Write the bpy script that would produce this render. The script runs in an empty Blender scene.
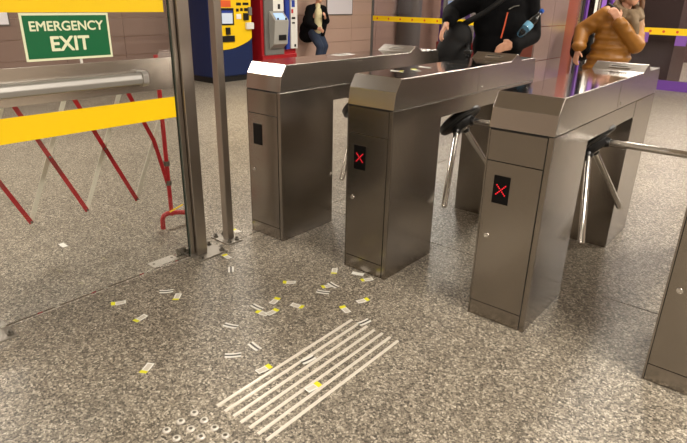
import bpy, bmesh, math, random
from mathutils import Vector, Matrix
random.seed(7)
# ------------------------------------------------------------------ camera
# world: X to the right along the row of turnstiles, Y along the passages, Z up
F_PX, CX, CY = 555.138, 343.5, 221.5
CAM = Vector((0.0, 0.0, 1.3265))
FW = Vector((-0.5860, 0.7200, -0.3714)).normalized()
RT = Vector((0.7700, 0.6377, 0.0209)); RT = (RT - FW*RT.dot(FW)).normalized()
UP = RT.cross(FW).normalized()
scene = bpy.context.scene
col = scene.collection
cd = bpy.data.cameras.new('camera'); cd.sensor_width = 36.0; cd.lens = F_PX*36.0/687.0
cd.clip_start = 0.05; cd.clip_end = 100
cam = bpy.data.objects.new('camera', cd); col.objects.link(cam)
m = Matrix((RT, UP, -FW)).transposed().to_4x4(); m.translation = CAM
cam.matrix_world = m
scene.camera = cam
# ------------------------------------------------------------------ world, exposure
w = bpy.data.worlds.new('world'); scene.world = w; w.use_nodes = True
w.node_tree.nodes['Background'].inputs[0].default_value = (0.9, 0.85, 0.78, 1)
w.node_tree.nodes['Background'].inputs[1].default_value = 0.10
scene.view_settings.view_transform = 'Standard'; scene.view_settings.look = 'None'
scene.view_settings.gamma = 1.0; scene.view_settings.use_curve_mapping = False
scene.view_settings.exposure = 0.78
LAMP_POWER = 62.0
LAMP_COL = (1.0, 0.93, 0.82)
CEIL = 3.1
# ceiling lamp rows: (x, y, length along y)
LAMPS = [(-4.9, 0.9), (-4.9, 4.6), (-4.9, 8.3), (1.3, -2.2), (1.3, 1.5), (1.3, 5.2), (1.3, 8.9),
         (-5.2, 12.4), (-1.8, 12.4), (1.8, 12.4), (-5.8, 15.6), (-3.2, 15.6), (-0.6, 15.6), (-4.9, -2.2), (-1.3, 6.1)]

# ------------------------------------------------------------------ helpers
def pt(px, py, depth):
    return CAM + (FW + RT*((px-CX)/F_PX) - UP*((py-CY)/F_PX))*depth
def on_x(px, py, X):
    d = FW + RT*((px-CX)/F_PX) - UP*((py-CY)/F_PX); return CAM + d*(X/d.x)
def on_y(px, py, Y):
    d = FW + RT*((px-CX)/F_PX) - UP*((py-CY)/F_PX); return CAM + d*(Y/d.y)

def tag(o, label=None, cat=None, group=None, kind=None):
    if label: o['label'] = label
    if cat: o['category'] = cat
    if group: o['group'] = group
    if kind: o['kind'] = kind
    return o
def empty(name, loc=(0, 0, 0), **k):
    o = bpy.data.objects.new(name, None); col.objects.link(o); o.location = loc; o.empty_display_size = .1
    return tag(o, **k)
def copy_tree(o, parent=None):
    c = o.copy(); col.objects.link(c)
    if parent: c.parent = parent
    for ch in list(o.children): copy_tree(ch, c)
    return c

class MB:
    def __init__(s): s.v = []; s.f = []; s.m = []
    def add(s, vs, fs, mi=0):
        n = len(s.v); s.v += [tuple(v) for v in vs]; s.f += [tuple(i+n for i in f) for f in fs]; s.m += [mi]*len(fs); return s
    def box(s, x0, x1, y0, y1, z0, z1, mi=0):
        return s.add([(x0,y0,z0),(x1,y0,z0),(x1,y1,z0),(x0,y1,z0),(x0,y0,z1),(x1,y0,z1),(x1,y1,z1),(x0,y1,z1)],
                     [(3,2,1,0),(4,5,6,7),(0,1,5,4),(1,2,6,5),(2,3,7,6),(3,0,4,7)], mi)
    def prism(s, poly, ax, a, b, mi=0):
        # poly of (p,q); ax='x': (p,q)=(y,z) extruded in x; 'y': (x,z); 'z': (x,y)
        n = len(poly)
        def P(p, q, t): return (t,p,q) if ax == 'x' else ((p,t,q) if ax == 'y' else (p,q,t))
        vs = [P(p,q,a) for p,q in poly] + [P(p,q,b) for p,q in poly]
        fs = [tuple(range(n))[::-1], tuple(range(n, 2*n))] + [(i,(i+1)%n,(i+1)%n+n,i+n) for i in range(n)]
        return s.add(vs, fs, mi)
    def cyl(s, p0, p1, r0, r1=None, seg=16, mi=0):
        r1 = r0 if r1 is None else r1
        p0 = Vector(p0); p1 = Vector(p1); d = (p1-p0).normalized()
        a = d.orthogonal().normalized(); b = d.cross(a)
        vs = []
        for p, r in ((p0,r0),(p1,r1)):
            for i in range(seg):
                t = 2*math.pi*i/seg; vs.append(p + a*(r*math.cos(t)) + b*(r*math.sin(t)))
        fs = [tuple(range(seg))[::-1], tuple(range(seg,2*seg))] + [(i,(i+1)%seg,(i+1)%seg+seg,i+seg) for i in range(seg)]
        return s.add(vs, fs, mi)
    def lathe(s, p0, axis, prof, seg=24, mi=0):
        # prof: list of (t along axis, radius)
        p0 = Vector(p0); d = Vector(axis).normalized(); a = d.orthogonal().normalized(); b = d.cross(a)
        vs = []
        for t, r in prof:
            for i in range(seg):
                u = 2*math.pi*i/seg; vs.append(p0 + d*t + a*(r*math.cos(u)) + b*(r*math.sin(u)))
        fs = [tuple(range(seg))[::-1], tuple(range((len(prof)-1)*seg, len(prof)*seg))]
        for k in range(len(prof)-1):
            for i in range(seg):
                j = (i+1) % seg; fs.append((k*seg+i, k*seg+j, (k+1)*seg+j, (k+1)*seg+i))
        return s.add(vs, fs, mi)
    def tube(s, path, r, seg=10, mi=0):
        path = [Vector(p) for p in path]; n = len(path); vs = []
        ref = None
        for k, p in enumerate(path):
            d = (path[min(k+1,n-1)] - path[max(k-1,0)]).normalized()
            if ref is None: ref = d.orthogonal().normalized()
            a = (ref - d*ref.dot(d)).normalized(); ref = a; b = d.cross(a)
            rr = r[k] if isinstance(r, (list, tuple)) else r
            for i in range(seg):
                u = 2*math.pi*i/seg; vs.append(p + a*(rr*math.cos(u)) + b*(rr*math.sin(u)))
        fs = [tuple(range(seg))[::-1], tuple(range((n-1)*seg, n*seg))]
        for k in range(n-1):
            for i in range(seg):
                j = (i+1) % seg; fs.append((k*seg+i, k*seg+j, (k+1)*seg+j, (k+1)*seg+i))
        return s.add(vs, fs, mi)
    def ball(s, c, rx, ry=None, rz=None, axes=None, seg=16, rings=10, mi=0):
        ry = rx if ry is None else ry; rz = rx if rz is None else rz
        A = axes or (Vector((1,0,0)), Vector((0,1,0)), Vector((0,0,1)))
        c = Vector(c); vs = [c + A[2]*rz]
        for k in range(1, rings):
            t = math.pi*k/rings
            for i in range(seg):
                u = 2*math.pi*i/seg
                vs.append(c + A[0]*(rx*math.sin(t)*math.cos(u)) + A[1]*(ry*math.sin(t)*math.sin(u)) + A[2]*(rz*math.cos(t)))
        vs.append(c - A[2]*rz); last = len(vs)-1; fs = []
        for i in range(seg):
            j = (i+1) % seg
            fs.append((0, 1+i, 1+j)); fs.append((last, 1+(rings-2)*seg+j, 1+(rings-2)*seg+i))
            for k in range(rings-2): fs.append((1+k*seg+i, 1+(k+1)*seg+i, 1+(k+1)*seg+j, 1+k*seg+j))
        return s.add(vs, fs, mi)
    def mesh(s, name):
        me = bpy.data.meshes.new(name); me.from_pydata(s.v, [], s.f); me.validate()
        bm = bmesh.new(); bm.from_mesh(me); bmesh.ops.recalc_face_normals(bm, faces=bm.faces); bm.to_mesh(me); bm.free()
        return me
    def build(s, name, mats, parent=None, bevel=0, smooth=None, seg=2, loc=None):
        me = s.mesh(name); mats = mats if isinstance(mats, (list, tuple)) else [mats]
        for mt in mats: me.materials.append(mt)
        if len(mats) > 1:
            for p, mi in zip(me.polygons, s.m): p.material_index = mi
        if bevel:
            bm = bmesh.new(); bm.from_mesh(me)
            es = [e for e in bm.edges if len(e.link_faces) == 2 and e.calc_face_angle(0) > .2]
            bmesh.ops.bevel(bm, geom=es, offset=bevel, segments=seg, profile=.5, affect='EDGES', clamp_overlap=True)
            bm.to_mesh(me); bm.free()
        if smooth is not None and not bevel:
            me.polygons.foreach_set('use_smooth', [True]*len(me.polygons))
            me.set_sharp_from_angle(angle=math.radians(smooth))
        o = bpy.data.objects.new(name, me); col.objects.link(o)
        if parent: o.parent = parent
        if loc is not None: o.location = loc
        return o

# ------------------------------------------------------------------ materials
def srgb(r, g, b):
    f = lambda c: (c/12.92 if c <= .04045 else ((c+.055)/1.055)**2.4)
    return (f(r/255), f(g/255), f(b/255), 1)
def new_mat(name):
    mt = bpy.data.materials.new(name); mt.use_nodes = True
    nt = mt.node_tree; return mt, nt, nt.nodes['Principled BSDF']
def plain(name, c, rough=.5, metal=0, var=.06, scale=14, bump=0, spec=.5, emit=0):
    """one colour with a little noise in value, so that nothing is perfectly flat"""
    mt, nt, b = new_mat(name)
    tc = nt.nodes.new('ShaderNodeTexCoord'); n = nt.nodes.new('ShaderNodeTexNoise')
    n.inputs['Scale'].default_value = scale; n.inputs['Detail'].default_value = 4
    nt.links.new(tc.outputs['Object'], n.inputs['Vector'])
    mr = nt.nodes.new('ShaderNodeMapRange'); mr.inputs[3].default_value = 1-var; mr.inputs[4].default_value = 1+var
    nt.links.new(n.outputs['Fac'], mr.inputs[0])
    hs = nt.nodes.new('ShaderNodeHueSaturation'); hs.inputs['Color'].default_value = c
    nt.links.new(mr.outputs[0], hs.inputs['Value']); nt.links.new(hs.outputs[0], b.inputs['Base Color'])
    b.inputs['Roughness'].default_value = rough; b.inputs['Metallic'].default_value = metal
    b.inputs['Specular IOR Level'].default_value = spec
    if bump:
        bp = nt.nodes.new('ShaderNodeBump'); bp.inputs['Strength'].default_value = bump; bp.inputs['Distance'].default_value = .01
        nt.links.new(n.outputs['Fac'], bp.inputs['Height']); nt.links.new(bp.outputs[0], b.inputs['Normal'])
    if emit:
        b.inputs['Emission Color'].default_value = c; b.inputs['Emission Strength'].default_value = emit
    return mt
def steel(name, c, rough=.3, brush=(60, 60, 1.5), var=.012, aniso=0.0):
    mt, nt, b = new_mat(name)
    tc = nt.nodes.new('ShaderNodeTexCoord'); mp = nt.nodes.new('ShaderNodeMapping'); mp.inputs['Scale'].default_value = brush
    n = nt.nodes.new('ShaderNodeTexNoise'); n.inputs['Scale'].default_value = 2.5; n.inputs['Detail'].default_value = 3
    n2 = nt.nodes.new('ShaderNodeTexNoise'); n2.inputs['Scale'].default_value = 3; n2.inputs['Detail'].default_value = 3
    nt.links.new(tc.outputs['Object'], mp.inputs[0]); nt.links.new(mp.outputs[0], n.inputs['Vector']); nt.links.new(tc.outputs['Object'], n2.inputs['Vector'])
    ad = nt.nodes.new('ShaderNodeMath'); ad.operation = 'ADD'; nt.links.new(n.outputs['Fac'], ad.inputs[0]); nt.links.new(n2.outputs['Fac'], ad.inputs[1])
    mr = nt.nodes.new('ShaderNodeMapRange'); mr.inputs[1].default_value = .6; mr.inputs[2].default_value = 1.4
    mr.inputs[3].default_value = rough*.97; mr.inputs[4].default_value = rough*1.03
    nt.links.new(ad.outputs[0], mr.inputs[0]); nt.links.new(mr.outputs[0], b.inputs['Roughness'])
    mv = nt.nodes.new('ShaderNodeMapRange'); mv.inputs[1].default_value = .6; mv.inputs[2].default_value = 1.4
    mv.inputs[3].default_value = 1+var; mv.inputs[4].default_value = 1-var; nt.links.new(ad.outputs[0], mv.inputs[0])
    hs = nt.nodes.new('ShaderNodeHueSaturation'); hs.inputs['Color'].default_value = c
    nt.links.new(mv.outputs[0], hs.inputs['Value']); nt.links.new(hs.outputs[0], b.inputs['Base Color'])
    b.inputs['Metallic'].default_value = 1
    return mt
def glass(name, tint=(.9, .92, .9, 1), ior=1.45, rough=.02):
    mt = bpy.data.materials.new(name); mt.use_nodes = True; nt = mt.node_tree
    nt.nodes.remove(nt.nodes['Principled BSDF']); out = nt.nodes['Material Output']
    t = nt.nodes.new('ShaderNodeBsdfTransparent'); t.inputs[0].default_value = tint
    g = nt.nodes.new('ShaderNodeBsdfGlossy'); g.inputs['Roughness'].default_value = rough
    fr = nt.nodes.new('ShaderNodeFresnel'); fr.inputs[0].default_value = ior
    mx = nt.nodes.new('ShaderNodeMixShader')
    nt.links.new(fr.outputs[0], mx.inputs[0]); nt.links.new(t.outputs[0], mx.inputs[1]); nt.links.new(g.outputs[0], mx.inputs[2])
    nt.links.new(mx.outputs[0], out.inputs[0]); return mt
def emitter(name, c, s):
    mt, nt, b = new_mat(name); b.inputs['Base Color'].default_value = c
    b.inputs['Emission Color'].default_value = c; b.inputs['Emission Strength'].default_value = s; return mt
def granite():
    mt, nt, b = new_mat('speckled_granite')
    tc = nt.nodes.new('ShaderNodeTexCoord')
    # slight warp so the grains are irregular
    nw = nt.nodes.new('ShaderNodeTexNoise'); nw.inputs['Scale'].default_value = 90; nw.inputs['Detail'].default_value = 2
    nt.links.new(tc.outputs['Object'], nw.inputs['Vector'])
    vm = nt.nodes.new('ShaderNodeVectorMath'); vm.operation = 'MULTIPLY_ADD'
    vm.inputs[1].default_value = (.012,)*3; nt.links.new(nw.outputs['Color'], vm.inputs[0]); nt.links.new(tc.outputs['Object'], vm.inputs[2])
    v = nt.nodes.new('ShaderNodeTexVoronoi'); v.inputs['Scale'].default_value = 135; nt.links.new(vm.outputs[0], v.inputs['Vector'])
    v2 = nt.nodes.new('ShaderNodeTexVoronoi'); v2.inputs['Scale'].default_value = 300; nt.links.new(vm.outputs[0], v2.inputs['Vector'])
    s1 = nt.nodes.new('ShaderNodeSeparateColor'); nt.links.new(v.outputs['Color'], s1.inputs[0])
    s2 = nt.nodes.new('ShaderNodeSeparateColor'); nt.links.new(v2.outputs['Color'], s2.inputs[0])
    mx = nt.nodes.new('ShaderNodeMath'); mx.operation = 'MULTIPLY_ADD'; mx.inputs[1].default_value = .62
    m2 = nt.nodes.new('ShaderNodeMath'); m2.operation = 'MULTIPLY'; m2.inputs[1].default_value = .38
    nt.links.new(s2.outputs[0], m2.inputs[0]); nt.links.new(s1.outputs[0], mx.inputs[0]); nt.links.new(m2.outputs[0], mx.inputs[2])
    r = nt.nodes.new('ShaderNodeValToRGB'); e = r.color_ramp.elements
    e[0].position = .12; e[0].color = srgb(56, 51, 45); e[1].position = .95; e[1].color = srgb(220, 211, 195)
    for p, c in ((.30, (99, 92, 82)), (.52, (131, 122, 109)), (.74, (163, 153, 136))):
        x = e.new(p); x.color = srgb(*c)
    nt.links.new(mx.outputs[0], r.inputs[0])
    # broad dirt
    n = nt.nodes.new('ShaderNodeTexNoise'); n.inputs['Scale'].default_value = 1.7; n.inputs['Detail'].default_value = 5; n.inputs['Roughness'].default_value = .6
    nt.links.new(tc.outputs['Object'], n.inputs['Vector'])
    mr = nt.nodes.new('ShaderNodeMapRange'); mr.inputs[1].default_value = .3; mr.inputs[2].default_value = .7; mr.inputs[3].default_value = .86; mr.inputs[4].default_value = 1.1
    nt.links.new(n.outputs['Fac'], mr.inputs[0])
    hs = nt.nodes.new('ShaderNodeHueSaturation'); nt.links.new(r.outputs[0], hs.inputs['Color']); nt.links.new(mr.outputs[0], hs.inputs['Value'])
    nt.links.new(hs.outputs[0], b.inputs['Base Color'])
    rr = nt.nodes.new('ShaderNodeMapRange'); rr.inputs[3].default_value = .32; rr.inputs[4].default_value = .5
    nt.links.new(s1.outputs[1], rr.inputs[0]); nt.links.new(rr.outputs[0], b.inputs['Roughness'])
    b.inputs['Specular IOR Level'].default_value = .45
    return mt
def tile_mat(name, c, var=.05, rough=.3):
    mt, nt, b = new_mat(name)
    oi = nt.nodes.new('ShaderNodeObjectInfo'); tc = nt.nodes.new('ShaderNodeTexCoord')
    n = nt.nodes.new('ShaderNodeTexNoise'); n.inputs['Scale'].default_value = 30; n.inputs['Detail'].default_value = 6
    nt.links.new(tc.outputs['Object'], n.inputs['Vector'])
    a = nt.nodes.new('ShaderNodeMath'); a.operation = 'ADD'; nt.links.new(oi.outputs['Random'], a.inputs[0]); nt.links.new(n.outputs['Fac'], a.inputs[1])
    mr = nt.nodes.new('ShaderNodeMapRange'); mr.inputs[1].default_value = .3; mr.inputs[2].default_value = 1.7; mr.inputs[3].default_value = 1-var; mr.inputs[4].default_value = 1+var
    nt.links.new(a.outputs[0], mr.inputs[0])
    hs = nt.nodes.new('ShaderNodeHueSaturation'); hs.inputs['Color'].default_value = c
    nt.links.new(mr.outputs[0], hs.inputs['Value']); nt.links.new(hs.outputs[0], b.inputs['Base Color'])
    b.inputs['Roughness'].default_value = rough; return mt

M = {}
M['steel'] = steel('brushed_steel', (.335, .303, .272, 1), .24, brush=(10, 10, 1))
M['steel_top'] = steel('satin_steel_cover', (.49, .455, .42, 1), .26, brush=(6, 1, 6))
M['steel_mirror'] = steel('polished_steel_top', (.58, .55, .53, 1), .08, brush=(6, 1, 6))
M['steel_post'] = steel('post_steel', (.40, .36, .32, 1), .32)
M['base_steel'] = plain('base_plate_steel', srgb(152, 146, 137), .42, metal=.7, var=.08)
M['bar_alu'] = plain('grey_aluminium', srgb(170, 167, 163), .42, metal=.6, var=.03)
M['steel_bright'] = steel('bright_steel', (.72, .70, .67, 1), .25, brush=(3, 3, 40))
M['plate_steel'] = steel('gate_plate_steel', (.66, .62, .57, 1), .26, brush=(6, 1, 6))
M['dark_gap'] = plain('dark_gap', srgb(22, 20, 18), .8)
M['granite'] = granite()
M['wall_grout'] = plain('wall_grout', srgb(176, 146, 130), .8)
M['tile_mauve'] = tile_mat('mauve_stone_tile', srgb(132, 108, 98), .05, .3)
M['grout'] = plain('dark_grout', srgb(60, 54, 47), .9)
M['black_plastic'] = plain('black_plastic', srgb(20, 20, 21), .35)
M['display'] = plain('display_black', srgb(12, 12, 13), .3, spec=.2)
M['red_led'] = emitter('red_led', srgb(235, 30, 45), .55)
M['yellow'] = plain('yellow_film', srgb(255, 212, 0), .4, var=.02)
M['sign_green'] = plain('sign_green', srgb(0, 104, 60), .4, var=.03)
M['sign_cream'] = plain('sign_cream', srgb(236, 240, 205), .5, var=.02)
M['glass'] = glass('gate_glass', (.95, .955, .95, 1))
M['glass_edge'] = plain('glass_edge_green', srgb(96, 110, 100), .2)
M['glass2'] = glass('hall_glass', (.80, .78, .80, 1))
M['red_paint'] = plain('red_paint', srgb(178, 22, 34), .35)
M['white_bar'] = plain('white_bar_paint', srgb(226, 222, 206), .4)
M['galv'] = plain('galvanised_pin', srgb(120, 116, 108), .4, metal=.8)
M['tile_pink'] = tile_mat('pink_stone_tile', srgb(203, 172, 155))
M['tile_brown'] = tile_mat('brown_stone_tile', srgb(132, 112, 106), .1, .12)
M['brown_red'] = plain('brown_red_panel', srgb(128, 68, 56), .25)
M['wall'] = plain('plaster_wall', srgb(176, 160, 146), .7)
M['ceil'] = plain('ceiling_panel', srgb(188, 180, 168), .8)
M['wall_dark'] = plain('dark_maroon_wall', srgb(86, 62, 60), .5)
M['navy'] = plain('navy_enamel', srgb(17, 36, 80), .35)
M['yellow_panel'] = plain('yellow_panel', srgb(245, 202, 12), .35, var=.03)
M['maroon'] = plain('red_enamel', srgb(160, 22, 30), .35)
M['grey_enamel'] = plain('grey_enamel', srgb(160, 158, 152), .4)
M['grey_dark'] = plain('grey_dark_enamel', srgb(112, 110, 106), .45)
M['white_enamel'] = plain('white_enamel', srgb(222, 220, 214), .35)
M['blue_stripe'] = plain('blue_stripe', srgb(38, 62, 150), .35)
M['screen'] = emitter('ticket_screen', srgb(150, 175, 205), .5)
M['screen_grey'] = emitter('ticket_screen_grey', srgb(168, 176, 186), .4)
M['orange'] = plain('orange_banner', srgb(222, 92, 40), .4)
M['paper'] = plain('paper_white', srgb(232, 230, 222), .6, var=.02)
M['ticket_yellow'] = plain('ticket_yellow', srgb(226, 222, 40), .55, var=.03)
M['ticket_grey'] = plain('ticket_print', srgb(205, 198, 186), .6, var=.04)
M['magstripe'] = plain('magnetic_stripe', srgb(58, 50, 44), .35)
M['poster'] = plain('poster_print', srgb(238, 234, 240), .35, var=.02)
M['poster_frame'] = plain('poster_frame', srgb(96, 88, 84), .4)
M['purple'] = plain('purple_enamel', srgb(104, 62, 150), .35)
M['purple_sticker_and_reflection'] = plain('purple_sticker_and_reflection', srgb(130, 84, 176), .4)  # colour of the stickers, also paints a reflection on the door glass
M['stud'] = plain('stud_steel', srgb(216, 210, 200), .35, metal=.45, var=.03)
M['strip'] = plain('tactile_strip', srgb(228, 220, 208), .3, metal=.25, var=.06)
M['black_cloth'] = plain('black_cloth', srgb(10, 10, 12), .9, spec=.15, var=.3, scale=30, bump=.15)
M['black_nylon'] = plain('black_nylon', srgb(13, 13, 15), .65, spec=.3, var=.25, scale=25, bump=.2)
M['jeans'] = plain('blue_denim', srgb(38, 50, 72), .85, var=.25, scale=40)
M['dark_trousers'] = plain('dark_trousers', srgb(28, 28, 34), .85, var=.2)
M['mustard'] = plain('mustard_nylon', srgb(142, 92, 22), .5, var=.15, scale=9, bump=.25)
M['scarf'] = plain('taupe_wool', srgb(116, 97, 74), .9, var=.3, scale=30, bump=.5)
M['skin'] = plain('skin', srgb(212, 158, 130), .5, var=.05, scale=20)
M['cream_shirt'] = plain('cream_shirt', srgb(226, 216, 170), .8, var=.2, scale=25)
M['hair_brown'] = plain('brown_hair', srgb(104, 70, 42), .6, var=.3, scale=60)
M['hair_dark'] = plain('dark_hair', srgb(34, 26, 22), .55, var=.3, scale=60)
M['eye_white'] = plain('eye_white', srgb(235, 232, 226), .2)
M['iris'] = plain('iris', srgb(62, 44, 30), .2)
M['lips'] = plain('lips', srgb(178, 92, 84), .45)
M['boot'] = plain('dark_leather', srgb(30, 24, 22), .4)
M['orange_zip'] = plain('orange_zip', srgb(214, 84, 40), .4)
M['bottle'] = glass('clear_plastic', (.93, .96, .98, 1), 1.4, .05)
M['bottle_label'] = plain('bottle_label', srgb(120, 180, 216), .4, var=.2, scale=60)
M['bottle_cap'] = plain('bottle_cap', srgb(30, 90, 190), .4)
M['diffuser'] = emitter('lamp_diffuser', (1.0, .92, .80, 1), 5.0)

# ------------------------------------------------------------------ setting
X0, X1, Y0, Y1 = -8.2, 5.0, -5.0, 17.0
fl = MB().box(X0, X1, Y0, Y1, -.08, -.012).build('floor', M['grout']); tag(fl, kind='structure')
g = .0035
for a, b, c, d in ((X0, -2.37-g, Y0, Y1), (-2.37+g, X1, Y0, 2.67-g), (-2.37+g, X1, 2.67+g, Y1)):
    MB().box(a, b, c, d, -.0115, 0).build('slab', M['granite'], fl)
tag(MB().box(X0, X1, Y0, Y1, CEIL, CEIL+.1).build('ceiling', M['ceil']), kind='structure')
wl = MB().box(X0-.2, X0-.012, Y0, Y1, 0, CEIL).build('wall_left', M['wall_grout']); tag(wl, kind='structure')
tw, th = .915, .272
tm = MB().box(0, .012, .004, tw-.004, .004, th-.004).mesh('tile'); tm.materials.append(M['tile_pink'])
tm2_ = tm.copy(); tm2_.materials[0] = M['tile_mauve']
for i in range(-6, 9):
    for k in range(12):
        o = bpy.data.objects.new('tile', tm if i > 1 else tm2_); col.objects.link(o); o.parent = wl
        o.location = (X0-.012, 10.2-tw*7+tw*i+tw*0, .02+th*k-.1 if k else -.08)
        if o.location.z + th > CEIL: o.location.z = CEIL-th
tag(MB().box(X0, X1, Y1, Y1+.2, 0, CEIL).build('wall_back', M['wall_dark']), kind='structure')
tag(MB().box(X1, X1+.2, Y0, Y1, 0, CEIL).build('wall_right', M['wall']), kind='structure')
tag(MB().box(X0, X1, Y0-.2, Y0, 0, CEIL).build('wall_front', M['wall']), kind='structure')

# ceiling lamps
proto = None
for i, (lx, ly) in enumerate(LAMPS):
    t = empty('ceiling_light', (lx, ly, CEIL), label='long warm white ceiling light panel above the station hall', cat='light', group='ceiling lights of the hall')
    MB().box(-.19, .19, -.85, .85, -.07, 0).build('housing', M['white_enamel'], t)
    MB().box(-.17, .17, -.82, .82, -.078, -.071).build('diffuser', M['diffuser'], t)
    ld = bpy.data.lights.new('lamp', 'AREA'); ld.shape = 'RECTANGLE'; ld.size = .34; ld.size_y = 1.64
    ld.energy = LAMP_POWER*(1.45 if lx > 0 else .7 if lx == -1.3 else 1.0); ld.color = LAMP_COL
    lo = bpy.data.objects.new('lamp', ld); col.objects.link(lo); lo.parent = t; lo.location = (0, 0, -.085)

# tiled pillar behind the second turnstile
PX = -1.9
pil = MB().box(PX-.5, PX-.015, 4.86, 5.98, 0, CEIL).build('wall_pillar', M['brown_red']); tag(pil, kind='structure')
pw, ph = .345, .285
pm = MB().box(0, .015, .003, pw-.003, .003, ph-.003).mesh('tile'); pm.materials.append(M['tile_brown'])
for i in range(2):
    for k in range(10):
        o = bpy.data.objects.new('tile', pm); col.objects.link(o); o.parent = pil; o.location = (PX-.015, 4.86+pw*i, 1.03-ph*3-.17+ph*k)
MB().box(PX-.015, PX+.004, 5.86, 5.93, 0, CEIL).build('edge_trim', M['steel_bright'], pil)
MB().box(PX-.02, PX+.01, 5.93, 5.985, 0, CEIL).build('edge_trim', M['black_plastic'], pil)

# glass partition across the hall, with yellow safety stripe
PY = 10.95
pt_ = empty('window_1', (0, PY, 0), kind='structure')
xs = [-8.2, -6.3, -4.3, -2.62, -1.4, .2, 1.8, 3.4, 5.0]
for a, b in zip(xs[:-1], xs[1:]):
    MB().box(a+.03, b-.03, -.006, .006, .16, CEIL-.1).build('pane', M['glass2'], pt_)
    MB().box(a+.03, b-.03, -.03, .03, 0, .16).build('bottom_rail', M['purple'] if a > -3 else M['grey_dark'], pt_)
    MB().box(a+.03, b-.03, -.009, -.0065, .885, .995).build('safety_stripe', M['yellow'], pt_)
    n = 6
    for j in range(n):
        xx = a + (b-a)*(j+.5)/n
        MB().cyl((xx, -.0092, .94), (xx, -.011, .94), .022, seg=10).build('stripe_dot', M['orange'], pt_)
for a in xs:
    MB().box(a-.03, a+.03, -.03, .03, 0, CEIL).build('mullion', M['purple'] if a > -3 else M['grey_dark'], pt_)
MB().box(X0, X1, -.03, .03, CEIL-.1, CEIL).build('top_rail', M['purple'], pt_)
for px, py in ((643, 37), (681, 41)):
    p = on_y(px, py, PY-.012)
    MB().box(p.x-.085, p.x+.085, -.013, -.010, p.z-.08, p.z+.08).build('purple_square', M['purple_sticker_and_reflection'], pt_)
sb_ = MB().box(-3.9, -1.98, 11.35, 12.6, 0, CEIL).build('wall_shop', M['wall_dark']); tag(sb_, kind='structure')
# open purple-framed glass door leaf continuing from the pillar
dr = empty('door_1', (PX, 6.02, 0), kind='structure')
MB().box(-.004, .004, .05, .85, .1, 2.25).build('pane', M['glass2'], dr)
MB().box(-.02, .02, 0, .05, 0, 2.3).build('stile', M['purple'], dr)
MB().box(-.02, .02, .85, .93, 0, 2.3).build('stile', M['purple'], dr)
MB().box(-.02, .02, .05, .85, 0, .1).build('bottom_rail', M['purple'], dr)
MB().box(-.02, .02, .05, .85, 2.25, 2.3).build('top_rail', M['purple'], dr)
MB().tube([(.02, .2, .8), (.07, .2, .84), (.07, .2, 1.5), (.02, .2, 1.54)], .014).build('pull_handle', M['steel_bright'], dr)
MB().box(.005, .007, .28, .42, .12, 2.24).build('white_reflection', M['white_enamel'], dr)  # white strip painting a reflection in the door glass
MB().box(.005, .007, .50, .66, .12, 2.24).build('purple_sticker_and_reflection', M['purple_sticker_and_reflection'], dr)  # purple strip, the other half of the painted glass reflection

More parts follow.
